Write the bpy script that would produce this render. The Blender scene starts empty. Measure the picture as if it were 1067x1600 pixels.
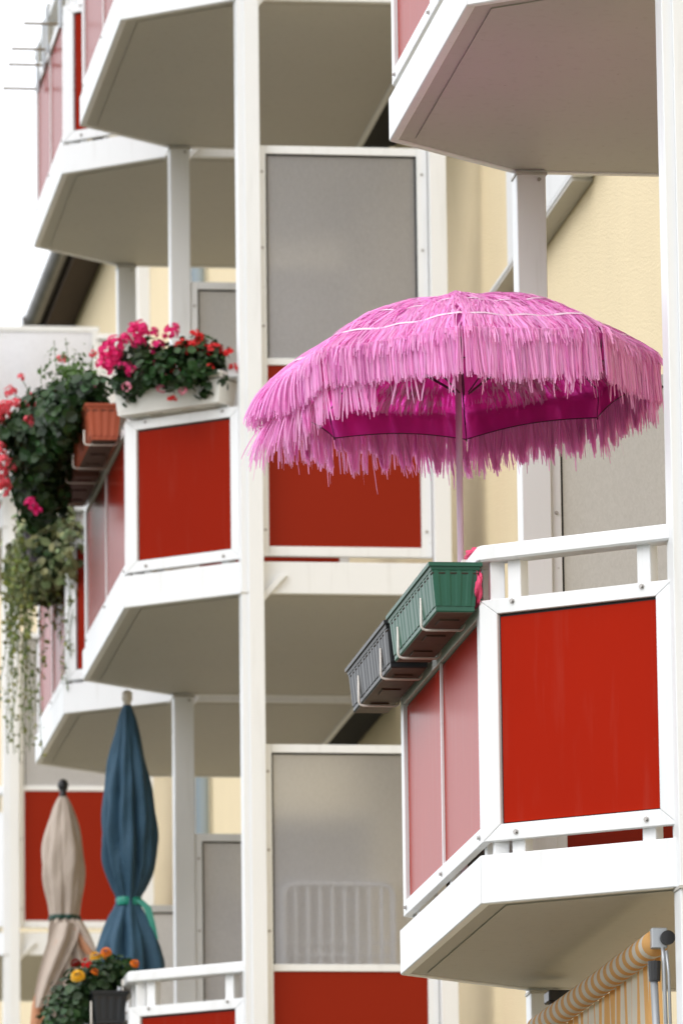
import bpy, bmesh, math, random
import numpy as np
from mathutils import Vector, Matrix
random.seed(7); rng = np.random.default_rng(11)
sc = bpy.context.scene
COL = sc.collection
R = math.radians

# ------------------------------------------------------------------ camera, world, sun, exposure
cd = bpy.data.cameras.new('camera'); cam = bpy.data.objects.new('camera', cd); COL.objects.link(cam)
cam.matrix_world = Matrix(((0.99138, -0.01303302, -0.13036811, 0),
                           (-0.13047107, -0.18902628, -0.97326582, 0),
                           (-0.01195841, 0.98188554, -0.1890973, 0), (0, 0, 0, 1)))
cd.sensor_fit = 'VERTICAL'; cd.sensor_height = 36; cd.lens = 10650 / 1600 * 36
cd.clip_start = 0.5; cd.clip_end = 2000
cd.dof.use_dof = True; cd.dof.focus_distance = 21.4; cd.dof.aperture_fstop = 8.0
sc.camera = cam
w = bpy.data.worlds.new('World'); sc.world = w; w.use_nodes = True
nt = w.node_tree; nt.nodes.clear()
sky = nt.nodes.new('ShaderNodeTexSky'); sky.sky_type = 'NISHITA'; sky.sun_disc = False
sky.sun_elevation = R(42); sky.sun_rotation = R(235)
sky.air_density = 1.0; sky.dust_density = 3.0
mx = nt.nodes.new('ShaderNodeMix'); mx.data_type = 'RGBA'; mx.inputs[0].default_value = 0.88
mx.inputs[7].default_value = (11.0, 11.2, 11.6, 1)
bg = nt.nodes.new('ShaderNodeBackground'); bg.inputs[1].default_value = 0.150
wo = nt.nodes.new('ShaderNodeOutputWorld')
nt.links.new(sky.outputs[0], mx.inputs[6]); nt.links.new(mx.outputs[2], bg.inputs[0]); nt.links.new(bg.outputs[0], wo.inputs[0])
sl = bpy.data.lights.new('sun', 'SUN'); sl.energy = 1.0; sl.angle = R(35); sl.color = (1, .98, .95)
sun = bpy.data.objects.new('sun', sl); COL.objects.link(sun)
sd = Vector((-0.75, -0.62, 0.85)).normalized()
sun.rotation_euler = sd.to_track_quat('Z', 'Y').to_euler()
sky.sun_rotation = math.atan2(sd.x, sd.y)
sc.view_settings.view_transform = 'Standard'; sc.view_settings.look = 'None'
sc.view_settings.exposure = 0.12; sc.view_settings.gamma = 1; sc.view_settings.use_curve_mapping = False
sc.render.engine = 'CYCLES'
sc.cycles.max_bounces = 8; sc.cycles.transparent_max_bounces = 16; sc.cycles.transmission_bounces = 6

# ------------------------------------------------------------------ materials
def mat(name, col, rough=.5, metal=0, noise=None, var=0.0, bump=None, island=0.0, trans=0.0, spec=None, coat=0, dirt=0.0, coords='Object', hue=0.0):
    m = bpy.data.materials.new(name); m.use_nodes = True; n = m.node_tree; L = n.links
    b = n.nodes['Principled BSDF']; out = n.nodes['Material Output']
    b.inputs['Roughness'].default_value = rough; b.inputs['Metallic'].default_value = metal
    if spec is not None: b.inputs['Specular IOR Level'].default_value = spec
    if coat: b.inputs['Coat Weight'].default_value = coat; b.inputs['Coat Roughness'].default_value = .06
    tc = n.nodes.new('ShaderNodeTexCoord')
    rgb = n.nodes.new('ShaderNodeRGB'); rgb.outputs[0].default_value = (*col, 1); cur = rgb.outputs[0]
    def mul(cur, fac_socket, lo, hi):
        mr = n.nodes.new('ShaderNodeMapRange'); L.new(fac_socket, mr.inputs[0]); mr.inputs[3].default_value = lo; mr.inputs[4].default_value = hi
        mm = n.nodes.new('ShaderNodeVectorMath'); mm.operation = 'SCALE'; L.new(cur, mm.inputs[0]); L.new(mr.outputs[0], mm.inputs['Scale']); return mm.outputs[0]
    if noise:
        nz = n.nodes.new('ShaderNodeTexNoise'); nz.inputs['Scale'].default_value = noise; nz.inputs['Detail'].default_value = 5
        L.new(tc.outputs[coords], nz.inputs['Vector']); cur = mul(cur, nz.outputs[0], 1 - var, 1 + var)
    if island:
        g = n.nodes.new('ShaderNodeNewGeometry'); cur = mul(cur, g.outputs['Random Per Island'], 1 - island, 1 + island)
        if hue:
            hs = n.nodes.new('ShaderNodeHueSaturation'); L.new(cur, hs.inputs['Color'])
            m2 = n.nodes.new('ShaderNodeMath'); m2.operation = 'MULTIPLY'; m2.inputs[1].default_value = 7.31; L.new(g.outputs['Random Per Island'], m2.inputs[0])
            fr = n.nodes.new('ShaderNodeMath'); fr.operation = 'FRACT'; L.new(m2.outputs[0], fr.inputs[0])
            mr = n.nodes.new('ShaderNodeMapRange'); L.new(fr.outputs[0], mr.inputs[0]); mr.inputs[3].default_value = .5 - hue; mr.inputs[4].default_value = .5 + hue
            L.new(mr.outputs[0], hs.inputs['Hue']); cur = hs.outputs[0]
    if dirt:
        mp = n.nodes.new('ShaderNodeMapping'); mp.inputs['Scale'].default_value = (18, 18, 1.6); L.new(tc.outputs[coords], mp.inputs[0])
        nz = n.nodes.new('ShaderNodeTexNoise'); nz.inputs['Scale'].default_value = 1.5; nz.inputs['Detail'].default_value = 6; L.new(mp.outputs[0], nz.inputs['Vector'])
        cr = n.nodes.new('ShaderNodeMapRange'); L.new(nz.outputs[0], cr.inputs[0]); cr.inputs[1].default_value = .56; cr.inputs[2].default_value = .8; cr.inputs[3].default_value = 0; cr.inputs[4].default_value = dirt
        mm = n.nodes.new('ShaderNodeMix'); mm.data_type = 'RGBA'; L.new(cr.outputs[0], mm.inputs[0]); L.new(cur, mm.inputs[6]); mm.inputs[7].default_value = (.30, .27, .22, 1); cur = mm.outputs[2]
        # small dark specks
        vz = n.nodes.new('ShaderNodeTexVoronoi'); vz.inputs['Scale'].default_value = 9; L.new(tc.outputs[coords], vz.inputs['Vector'])
        sp = n.nodes.new('ShaderNodeMapRange'); L.new(vz.outputs['Distance'], sp.inputs[0]); sp.inputs[1].default_value = .022; sp.inputs[2].default_value = .05; sp.inputs[3].default_value = dirt * 1.6; sp.inputs[4].default_value = 0
        m3 = n.nodes.new('ShaderNodeMix'); m3.data_type = 'RGBA'; L.new(sp.outputs[0], m3.inputs[0]); L.new(cur, m3.inputs[6]); m3.inputs[7].default_value = (.2, .16, .12, 1); cur = m3.outputs[2]
    L.new(cur, b.inputs['Base Color'])
    if bump:
        nz = n.nodes.new('ShaderNodeTexNoise'); nz.inputs['Scale'].default_value = bump[0]; nz.inputs['Detail'].default_value = 4
        L.new(tc.outputs[coords], nz.inputs['Vector'])
        bp = n.nodes.new('ShaderNodeBump'); bp.inputs['Strength'].default_value = bump[1]; bp.inputs['Distance'].default_value = bump[2]
        L.new(nz.outputs[0], bp.inputs['Height']); L.new(bp.outputs[0], b.inputs['Normal'])
    if trans:
        t = n.nodes.new('ShaderNodeBsdfTranslucent'); L.new(cur, t.inputs[0])
        ms = n.nodes.new('ShaderNodeMixShader'); ms.inputs[0].default_value = trans
        L.new(b.outputs[0], ms.inputs[1]); L.new(t.outputs[0], ms.inputs[2]); L.new(ms.outputs[0], out.inputs[0])
    m['n'] = 1
    return m
WHITE = mat('white_coated_metal', (.82, .83, .84), .38, noise=2.2, var=.03, dirt=.16)
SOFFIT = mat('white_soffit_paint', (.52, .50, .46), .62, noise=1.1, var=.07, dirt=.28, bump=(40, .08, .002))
RED = mat('red_lacquer_panel', (.36, .014, .003), .25, noise=1.3, var=.12, spec=.035, dirt=.05)
REDM = mat('red_lacquer_darker', (.27, .013, .003), .25, noise=1.3, var=.12, spec=.035, dirt=.05)  # darker copy of the panel red, used on the farther stacks
REDW = mat('red_screen_panel', (.26, .017, .004), .40, noise=1.3, var=.06, spec=.1)
DARKW = mat('gap_blocker_black', (.02, .018, .015), .9)  # near-black for the added box that shades the wall gap
GASKET = mat('black_rubber', (.012, .012, .012), .6)
STEEL = mat('screw_steel', (.42, .40, .38), .35, metal=.9)
WIRE = mat('white_coated_wire', (.72, .68, .62), .35)
STUCCO = mat('yellow_stucco', (.83, .69, .45), .9, noise=1.3, var=.07, dirt=.10, bump=(95, .9, .006))
EAVE = mat('brown_eave_board', (.05, .028, .018), .8, noise=5, var=.2)
ZINC = mat('zinc_gutter', (.17, .165, .16), .5, metal=.6, noise=6, var=.45)
TILE = mat('roof_tile', (.22, .09, .055), .8, noise=9, var=.2)
GREEN = mat('green_plastic', (.009, .095, .055), .42, noise=7, var=.12, bump=(60, .1, .001))
BLACKP = mat('charcoal_plastic', (.012, .014, .017), .42, noise=8, var=.2)
UNDERP = mat('dusty_plastic_tray', (.09, .055, .035), .6, noise=22, var=.6)
WHITEP = mat('white_plastic', (.78, .77, .73), .45, noise=8, var=.05)
TERRA = mat('terracotta_plastic', (.42, .085, .035), .55, noise=8, var=.12)
SOIL = mat('potting_soil', (.04, .027, .018), .95, noise=40, var=.4)
GRN_D = mat('geranium_leaf', (.020, .058, .013), .5, island=.6, trans=.22, hue=.02)
GRN_M = mat('marigold_leaf', (.026, .068, .018), .45, island=.5, trans=.22, hue=.02)
GRN_S = mat('pale_trailing_leaf', (.23, .26, .12), .5, island=.6, trans=.25, hue=.05)
STEM = mat('green_stem', (.10, .14, .05), .6)
MAG = mat('magenta_petal', (.80, .018, .20), .5, island=.2, trans=.3)
REDF = mat('red_petal', (.70, .012, .016), .5, island=.25, trans=.3)
SALM = mat('salmon_petal', (.88, .13, .17), .5, island=.2, trans=.3)
PALEP = mat('pale_pink_petal', (.80, .30, .42), .5, island=.2, trans=.3)
YELF = mat('yellow_petal', (.85, .50, .02), .5, island=.2, trans=.25)
ORAF = mat('orange_petal', (.78, .22, .02), .5, island=.2, trans=.25)
DKRF = mat('dark_red_petal', (.33, .01, .012), .5, island=.25, trans=.2)
RAFFIA = mat('pink_raffia', (1.0, .50, .85), .36, island=.15, trans=.46, spec=.7, hue=.012)
RAFFIA_L = mat('pale_pink_seam', (.95, .75, .88), .5, island=.06, trans=.2)
CANOPY = mat('magenta_canopy_cloth', (1.0, .15, .70), .6, trans=.82, noise=30, var=.06)
POLE = mat('lilac_pole', (.62, .46, .56), .35)
DARKM = mat('dark_rib_metal', (.10, .03, .07), .4, metal=.4)
BLUE = mat('slate_blue_cloth', (.026, .078, .130), .75, noise=14, var=.15, trans=.05, bump=(24, .5, .01))
GRIB = mat('green_ribbon', (.005, .23, .16), .45)
DGRIB = mat('dark_green_band', (.008, .05, .035), .5)
BEIGE = mat('beige_cloth', (.56, .47, .40), .85, noise=14, var=.06, trans=.10, bump=(20, .5, .01))
PEACH = mat('peach_lining', (.62, .30, .17), .85, trans=.12)
KNOB = mat('black_knob', (.02, .02, .022), .35)
CREAMK = mat('cream_knob', (.72, .66, .58), .4)
ARM = mat('grey_awning_arm', (.42, .44, .46), .4, metal=.5)
CLOTHP = mat('pink_cloth', (.80, .07, .18), .7, noise=12, var=.25)
GRASS = mat('lawn', (.055, .060, .030), .95, noise=.6, var=.3, coords='Generated')
PAVE = mat('concrete_slab', (.12, .108, .08), .9, noise=2, var=.15)

def glass_mat(name, col, tr, rr=.34, ior=1.12):
    m = bpy.data.materials.new(name); m.use_nodes = True; n = m.node_tree; L = n.links
    b = n.nodes['Principled BSDF']; out = n.nodes['Material Output']
    tc = n.nodes.new('ShaderNodeTexCoord')
    mp = n.nodes.new('ShaderNodeMapping'); mp.inputs['Scale'].default_value = (1.0, 1.0, .55); L.new(tc.outputs['Object'], mp.inputs[0])
    nz = n.nodes.new('ShaderNodeTexNoise'); nz.inputs['Scale'].default_value = 95; nz.inputs['Detail'].default_value = 3; nz.inputs['Distortion'].default_value = 1.2; L.new(mp.outputs[0], nz.inputs['Vector'])
    big = n.nodes.new('ShaderNodeTexNoise'); big.inputs['Scale'].default_value = 2.5; L.new(tc.outputs['Object'], big.inputs['Vector'])
    mr = n.nodes.new('ShaderNodeMapRange'); L.new(nz.outputs[0], mr.inputs[0]); mr.inputs[1].default_value = .3; mr.inputs[2].default_value = .7; mr.inputs[3].default_value = .93; mr.inputs[4].default_value = 1.05
    mr2 = n.nodes.new('ShaderNodeMapRange'); L.new(big.outputs[0], mr2.inputs[0]); mr2.inputs[3].default_value = .93; mr2.inputs[4].default_value = 1.05
    ml = n.nodes.new('ShaderNodeMath'); ml.operation = 'MULTIPLY'; L.new(mr.outputs[0], ml.inputs[0]); L.new(mr2.outputs[0], ml.inputs[1])
    vm = n.nodes.new('ShaderNodeVectorMath'); vm.operation = 'SCALE'; vm.inputs[0].default_value = col; L.new(ml.outputs[0], vm.inputs['Scale'])
    L.new(vm.outputs[0], b.inputs['Base Color']); b.inputs['Roughness'].default_value = .35
    bp = n.nodes.new('ShaderNodeBump'); bp.inputs['Strength'].default_value = .5; bp.inputs['Distance'].default_value = .002; L.new(nz.outputs[0], bp.inputs['Height']); L.new(bp.outputs[0], b.inputs['Normal'])
    t = n.nodes.new('ShaderNodeBsdfTranslucent'); L.new(vm.outputs[0], t.inputs[0])
    tp = n.nodes.new('ShaderNodeBsdfRefraction'); tp.inputs['Roughness'].default_value = rr; tp.inputs['IOR'].default_value = ior
    a = n.nodes.new('ShaderNodeMixShader'); a.inputs[0].default_value = .90; L.new(b.outputs[0], a.inputs[1]); L.new(t.outputs[0], a.inputs[2])
    c = n.nodes.new('ShaderNodeMixShader'); c.inputs[0].default_value = tr; L.new(a.outputs[0], c.inputs[1]); L.new(tp.outputs[0], c.inputs[2]); L.new(c.outputs[0], out.inputs[0])
    return m
FROST = glass_mat('frosted_screen_glass', (.60, .595, .615), .08)
FROSTC = glass_mat('clearer_frosted_glass', (.60, .595, .62), .32, .36, 1.25)
FROSTW = glass_mat('bright_frosted_glass', (.96, .96, .98), .05)

def stripe_mat(name, period, a, c, offset=0.0):
    m = bpy.data.materials.new(name); m.use_nodes = True; n = m.node_tree; L = n.links; b = n.nodes['Principled BSDF']; b.inputs['Roughness'].default_value = .8
    tc = n.nodes.new('ShaderNodeTexCoord'); sx = n.nodes.new('ShaderNodeSeparateXYZ'); L.new(tc.outputs['Object'], sx.inputs[0])
    d = n.nodes.new('ShaderNodeMath'); d.operation = 'MULTIPLY'; d.inputs[1].default_value = 1 / period; L.new(sx.outputs[1], d.inputs[0])
    f = n.nodes.new('ShaderNodeMath'); f.operation = 'FRACT'; L.new(d.outputs[0], f.inputs[0])
    g = n.nodes.new('ShaderNodeMath'); g.operation = 'GREATER_THAN'; g.inputs[1].default_value = .5; L.new(f.outputs[0], g.inputs[0])
    mm = n.nodes.new('ShaderNodeMix'); mm.data_type = 'RGBA'; L.new(g.outputs[0], mm.inputs[0]); mm.inputs[6].default_value = (*a, 1); mm.inputs[7].default_value = (*c, 1)
    L.new(mm.outputs[2], b.inputs['Base Color'])
    t = n.nodes.new('ShaderNodeBsdfTranslucent'); L.new(mm.outputs[2], t.inputs[0]); s = n.nodes.new('ShaderNodeMixShader'); s.inputs[0].default_value = .3
    L.new(b.outputs[0], s.inputs[1]); L.new(t.outputs[0], s.inputs[2]); L.new(s.outputs[0], n.nodes['Material Output'].inputs[0])
    return m
AWN = stripe_mat('striped_awning_cloth', .115, (.82, .47, .17), (.80, .76, .68))

# ------------------------------------------------------------------ helpers
def tag(o, label=None, cat=None, group=None, kind=None):
    if label: o['label'] = label
    if cat: o['category'] = cat
    if group: o['group'] = group
    if kind: o['kind'] = kind
    return o
def thing(name, label, cat, loc=(0, 0, 0), rz=0.0, group=None):
    o = bpy.data.objects.new(name, None); COL.objects.link(o); o.empty_display_size = .1
    o.location = loc; o.rotation_euler = (0, 0, rz); return tag(o, label, cat, group)
class MB:
    def __init__(s): s.v = []; s.f = []
    def add(s, vs, fs):
        k = len(s.v); s.v += [tuple(p) for p in vs]; s.f += [tuple(i + k for i in f) for f in fs]; return s
    def prism(s, poly, z0, z1):
        n = len(poly); vs = [(p[0], p[1], z0) for p in poly] + [(p[0], p[1], z1) for p in poly]
        return s.add(vs, [tuple(range(n - 1, -1, -1)), tuple(range(n, 2 * n))] + [(i, (i + 1) % n, n + (i + 1) % n, n + i) for i in range(n)])
    def box(s, x0, x1, y0, y1, z0, z1): return s.prism([(x0, y0), (x1, y0), (x1, y1), (x0, y1)], z0, z1)
    def hexa(s, c): return s.add(c, [(3, 2, 1, 0), (4, 5, 6, 7), (0, 1, 5, 4), (1, 2, 6, 5), (2, 3, 7, 6), (3, 0, 4, 7)])
    def tube(s, pts, r, n=8, cap=True):
        pts = [Vector(p) for p in pts]; rr = r if isinstance(r, (list, tuple)) else [r] * len(pts); vs = []; ref = None
        for i, p in enumerate(pts):
            d = (pts[min(i + 1, len(pts) - 1)] - pts[max(i - 1, 0)]).normalized()
            if ref is None: ref = d.orthogonal().normalized()
            ref = (ref - d * ref.dot(d)).normalized(); q = d.cross(ref)
            vs += [p + (ref * math.cos(2 * math.pi * k / n) + q * math.sin(2 * math.pi * k / n)) * rr[i] for k in range(n)]
        fs = [(i * n + k, i * n + (k + 1) % n, (i + 1) * n + (k + 1) % n, (i + 1) * n + k) for i in range(len(pts) - 1) for k in range(n)]
        if cap: fs += [tuple(range(n - 1, -1, -1)), tuple((len(pts) - 1) * n + k for k in range(n))]
        return s.add(vs, fs)
    def mesh(s, name, m, bevel=0, smooth=False):
        me = bpy.data.meshes.new(name); me.from_pydata(s.v, [], s.f)
        bm = bmesh.new(); bm.from_mesh(me)
        bmesh.ops.recalc_face_normals(bm, faces=bm.faces)
        if bevel: bmesh.ops.bevel(bm, geom=[e for e in bm.edges if len(e.link_faces) == 2 and e.calc_face_angle(0) > .5], offset=bevel, segments=1, affect='EDGES')
        bm.to_mesh(me); bm.free()
        if smooth: me.polygons.foreach_set('use_smooth', [True] * len(me.polygons))
        me.materials.append(m); return me
    def build(s, name, m, parent=None, bevel=0, smooth=False, loc=None):
        return link(name, s.mesh(name, m, bevel, smooth), parent, loc)
def link(name, me, parent=None, loc=None, rot=None):
    o = bpy.data.objects.new(name, me); COL.objects.link(o)
    if parent: o.parent = parent
    if loc is not None: o.location = loc
    if rot is not None: o.rotation_euler = rot
    return o
def raw(name, v, f, m, parent=None, smooth=False, loc=None):
    me = bpy.data.meshes.new(name); me.from_pydata([tuple(p) for p in v], [], [tuple(int(i) for i in q) for q in f]); me.materials.append(m)
    if smooth: me.polygons.foreach_set('use_smooth', [True] * len(me.polygons))
    return link(name, me, parent, loc)
def copy_tree(o, parent=None, loc=None, label=None):
    c = o.copy(); COL.objects.link(c); c.parent = parent
    if loc is not None: c.location = loc
    if label: c['label'] = label
    for ch in o.children: copy_tree(ch, c)
    return c
_kids = {}

# ------------------------------------------------------------------ setting
Z_GROUND = -1.6
g = MB(); g.box(-400, 400, -300, 700, Z_GROUND - .5, Z_GROUND)
tag(g.build('ground', GRASS), kind='structure')
g = MB(); g.box(1.6, 4.7, 8, 80, Z_GROUND - .3, Z_GROUND + .03)
tag(g.build('pavement', PAVE, bevel=.01), kind='structure')
# ------------------------------------------------------------------ building
WX = 4.75
bld = thing('apartment_building', 'long yellow stucco apartment house behind the white balconies', 'building', (WX, 16, Z_GROUND))
g = MB(); g.box(0, 9, 0, 62, 0, 12.9); g.build('wall', STUCCO, bld)
g = MB(); g.box(-.21, -.003, 0, 62, 12.86, 12.9); g.build('eave_board', EAVE, bld)
g = MB(); g.box(-.232, -.213, 0, 62, 12.83, 12.98); g.build('fascia_board', EAVE, bld)
# half round gutter with lapped joints
gv = []; gf = []; N = 10; ys = np.linspace(0, 62, 2)
for y in ys:
    for k in range(N + 1):
        a = math.pi * k / N; gv.append((-.305 + .07 * math.cos(a), y, 12.95 - .085 * math.sin(a)))
    for k in range(N, -1, -1):
        a = math.pi * k / N; gv.append((-.305 + .066 * math.cos(a), y, 12.95 - .081 * math.sin(a)))
M2 = 2 * N + 2
gf = [(k, (k + 1) % M2, M2 + (k + 1) % M2, M2 + k) for k in range(M2)]
raw('gutter', gv, gf, ZINC, bld, smooth=True)
for k in range(20):
    gb = MB(); y = 1.2 + k * 3.05
    pts = [(-.305 + .074 * math.cos(math.pi * j / 8), y, 12.95 - .09 * math.sin(math.pi * j / 8)) for j in range(9)]
    gb.tube(pts, .02, 6); gb.build('gutter_bracket', ZINC, bld)
g = MB(); g.add([(-.33, 0, 12.985), (-.33, 62, 12.985), (4.5, 62, 16.2), (4.5, 0, 16.2), (-.33, 0, 13.03), (-.33, 62, 13.03), (4.5, 62, 16.26), (4.5, 0, 16.26)], [(0, 1, 2, 3), (7, 6, 5, 4), (0, 4, 5, 1), (1, 5, 6, 2), (2, 6, 7, 3), (3, 7, 4, 0)])
g.build('roof', TILE, bld)
def lc(x, y, z): return (x - WX, y - 16, z - Z_GROUND)
g = MB(); g.tube([lc(4.69, 41.7, Z_GROUND), lc(4.69, 41.7, 11.0), lc(4.44, 41.7, 11.25)], .045, 12); g.build('downpipe', mat('blue_grey_pipe', (.34, .42, .50), .4), bld, smooth=True)
# projecting window box on the wall between two balcony stacks, with its sill bar
def wbox(*a):
    g = MB(); x0, x1, y0, y1, z0, z1 = a; p = lc(x0, y0, z0); q = lc(x1, y1, z1); g.box(p[0], q[0], p[1], q[1], p[2], q[2]); return g
wbox(4.66, WX - .002, 27.0, 29.15, 6.79, 8.9).build('window_box', WHITE, bld, bevel=.004)
wbox(4.655, WX - .003, 27.35, 29.75, 6.765, 6.786).build('window_sill', WHITE, bld, bevel=.004)
wbox(4.66, WX - .004, 27.40, 29.72, 6.750, 6.764).build('sill_bracket', SOFFIT, bld)

# ------------------------------------------------------------------ balconies
def inset(poly, t):
    n = len(poly); out = []
    for i in range(n):
        p0, p1, p2 = Vector(poly[i - 1]), Vector(poly[i]), Vector(poly[(i + 1) % n])
        a = (p1 - p0).normalized(); b = (p2 - p1).normalized(); na = Vector((-a.y, a.x)); nb = Vector((-b.y, b.x))
        k = (na + nb); k = k / k.dot(na) ; out.append(tuple(p1 + k * t))
    return out
screw_me = None
def screw_mesh():
    g = MB(); g.tube([(0, 0, -.002), (0, 0, .002)], .009, 8); g.tube([(0, 0, .002), (0, 0, .009)], .0055, 6)
    return g.mesh('screw', STEEL)
screw_me = screw_mesh()
def lerp(a, b, t): return (a[0] + (b[0] - a[0]) * t, a[1] + (b[1] - a[1]) * t)
PANEL = [RED]
def railing_panel(root, p, q, inn, split=False, screws=(.15, .82), z0=.19, z1=.93, rows=True):
    """framed red panel along p-q (outer face line); inn = inward unit normal"""
    P, Q = Vector(p), Vector(q); L = (Q - P).length; u = (Q - P) / L; I = Vector(inn)
    th = .026; wv = .060; wt = .045; wb = .050
    def pt(s, d, z): c = P + u * s + I * d; return (c.x, c.y, z)
    bk = MB(); bk.hexa([pt(wv - .004, .018, z0 + wb - .004), pt(L - wv + .004, .018, z0 + wb - .004), pt(L - wv + .004, .024, z0 + wb - .004), pt(wv - .004, .024, z0 + wb - .004),
                        pt(wv - .004, .018, z1 - wt + .004), pt(L - wv + .004, .018, z1 - wt + .004), pt(L - wv + .004, .024, z1 - wt + .004), pt(wv - .004, .024, z1 - wt + .004)])
    panel = bk.build('railing_panel', GASKET, root)
    e = .0006
    def fbar(a, b, c, d):   # four corners (s,z) outline
        m = MB(); m.hexa([pt(a[0], 0, a[1]), pt(b[0], 0, b[1]), pt(c[0], 0, c[1]), pt(d[0], 0, d[1]), pt(a[0], th, a[1]), pt(b[0], th, b[1]), pt(c[0], th, c[1]), pt(d[0], th, d[1])]); m.build('frame_bar', WHITE, panel, bevel=.0018)
    fbar((e, z0), (L - e, z0), (L - wv - e, z0 + wb), (wv + e, z0 + wb))
    fbar((wv + e, z1 - wt), (L - wv - e, z1 - wt), (L - e, z1), (e, z1))
    fbar((0, z0 + e), (wv, z0 + wb + e), (wv, z1 - wt - e), (0, z1 - e))
    fbar((L - wv, z0 + wb + e), (L, z0 + e), (L, z1 - e), (L - wv, z1 - wt - e))
    a0, a1 = wv + .006, L - wv - .006
    spans = [(a0, a1)]
    if split:
        m = (a0 + a1) / 2; spans = [(a0, m - .004), (m + .004, a1)]
        d = MB(); d.hexa([pt(m - .0075, .004, z0 + wb + .001), pt(m + .0075, .004, z0 + wb + .001), pt(m + .0075, .012, z0 + wb + .001), pt(m - .0075, .012, z0 + wb + .001),
                          pt(m - .0075, .004, z1 - wt - .001), pt(m + .0075, .004, z1 - wt - .001), pt(m + .0075, .012, z1 - wt - .001), pt(m - .0075, .012, z1 - wt - .001)]); d.build('divider', WHITE, panel)
    for s0, s1 in spans:
        r = MB(); zz0, zz1 = z0 + wb + .005, z1 - wt - .009
        r.hexa([pt(s0, .0125, zz0), pt(s1, .0125, zz0), pt(s1, .0175, zz0), pt(s0, .0175, zz0), pt(s0, .0125, zz1), pt(s1, .0125, zz1), pt(s1, .0175, zz1), pt(s0, .0175, zz1)])
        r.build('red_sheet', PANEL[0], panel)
    rot = Vector((-I.x, -I.y, 0)).to_track_quat('Z', 'Y').to_euler()
    for t in screws:
        for z in (z0 + .022, z1 - .012):
            link('screw', screw_me, panel, pt(L * t, 0, z), rot)
    return panel
def make_balcony(L, label, loc, group='white balconies with red panels', z0=.19, z1=.93, hr=1.10, ax=.018):
    root = thing('balcony', label, 'balcony', loc, 0, group)
    O = [(ax, 0), (.97, 0), (.97, L), (0, L), (-.49, L - .42), (-.49, .42)]   # counter-clockwise
    I1 = inset(O, .03); I2 = inset(O, .0305); I3 = inset(O, .085)
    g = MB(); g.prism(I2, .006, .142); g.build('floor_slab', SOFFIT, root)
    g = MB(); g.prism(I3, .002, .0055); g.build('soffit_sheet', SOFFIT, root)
    for i in range(6):
        j = (i + 1) % 6
        a, b, c, d = lerp(O[i], O[j], .0008), lerp(O[j], O[i], .0008), lerp(I1[j], I1[i], .0008), lerp(I1[i], I1[j], .0008)
        g = MB(); g.prism([a, b, c, d], 0, .148); g.build('edge_beam', WHITE, root, bevel=.003)
    # dark box added across the slab-to-wall gap, blocks skylight from above
    g = MB(); g.box(.975, 1.146, .01, L - .01, .03, .12); g.build('wall_gap_blocker', DARKW, root)
    F = inset(O, .012)
    path = [F[0], F[5], F[4], F[3]]           # near post -> near corner -> far corner -> far post
    # start the chamfers beside the posts
    path[0] = lerp(path[0], path[1], .02); path[3] = lerp(path[3], path[2], .035)
    cen = Vector((.3, L / 2))
    info = []
    for k in range(3):
        p, q = Vector(path[k]), Vector(path[k + 1]); u = (q - p).normalized(); n = Vector((-u.y, u.x))
        if n.dot(cen - p) < 0: n = -n
        info.append((p, q, u, n))
    inn = []
    for k in range(4):
        if k in (0, 3):
            n = info[0][3] if k == 0 else info[2][3]; inn.append(n)
        else:
            a, b = info[k - 1][3], info[k][3]; s = (a + b); inn.append(s / s.dot(a))
    railing_panel(root, path[0] if 1 else None, path[1], info[0][3], screws=(.16, .83), z0=z0, z1=z1)
    railing_panel(root, path[1], path[2], info[1][3], split=True, screws=(.04, .5, .96), z0=z0, z1=z1)
    railing_panel(root, path[2], path[3], info[2][3], screws=(.17, .84), z0=z0, z1=z1)
    # handrail: mitred box sections
    P4 = [Vector(p) for p in path]
    for k in range(3):
        a, b = P4[k], P4[k + 1]; ia, ib = a + inn[k] * .072, b + inn[k + 1] * .072
        oa, ob = a - inn[k] * .006, b - inn[k + 1] * .006
        g = MB(); g.prism([tuple(oa), tuple(ob), tuple(ib), tuple(ia)], hr - .05, hr); g.build('handrail', WHITE, root, bevel=.006)
    def bal(c, u, n, s=.045, d=.05):
        c = Vector(c); h = s / 2
        g = MB(); pts = [c - u * h, c + u * h, c + u * h + n * d, c - u * h + n * d]
        g.prism([tuple(x) for x in pts], .140, hr - .048); g.build('baluster', WHITE, root, bevel=.002)
    for (p, q, u, n), ts in zip(info, ((.17, .84), (.08, .5, .92), (.17, .84))):
        for t in ts: bal(p + (q - p) * t + n * .028, u, n)
    for k in (1, 2):
        c = P4[k] + inn[k] * .034; bal(c + Vector((.0, .0)), Vector((0, 1)), Vector((1, 0)), .04, .045)
    # little diagonal brace at the near post
    g = MB(); g.hexa([(.105, -.012, -.04), (.13, -.012, -.015), (.21, -.012, .078), (.19, -.012, .078), (.105, -.002, -.04), (.13, -.002, -.015), (.21, -.002, .078), (.19, -.002, .078)]) if False else g.hexa([(.101, -.022, -.045), (.101, -.022, -.002), (.175, -.022, .085), (.215, -.022, .085), (.101, -.003, -.045), (.101, -.003, -.002), (.175, -.003, .085), (.215, -.003, .085)])
    g.build('corner_brace', WHITE, root, bevel=.002)
    # bracket plates where the posts meet the slab
    for y in (0, L):
        sx = .036 if (ax > .04 and y == 0) else 0
        g = MB(); g.box(sx - .004, sx + .104, y - .054, y + .056, -.012, -.003); g.build('post_plate', SOFFIT, root)
        g = MB(); g.tube([(sx + .075, y - .053, -.03), (sx + .075, y - .06, -.03)], .007, 6); g.build('plate_bolt', STEEL, root)
    return root
Z1, Z2, Z3 = 2.72, 5.52, 8.32
PX = 3.60
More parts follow.
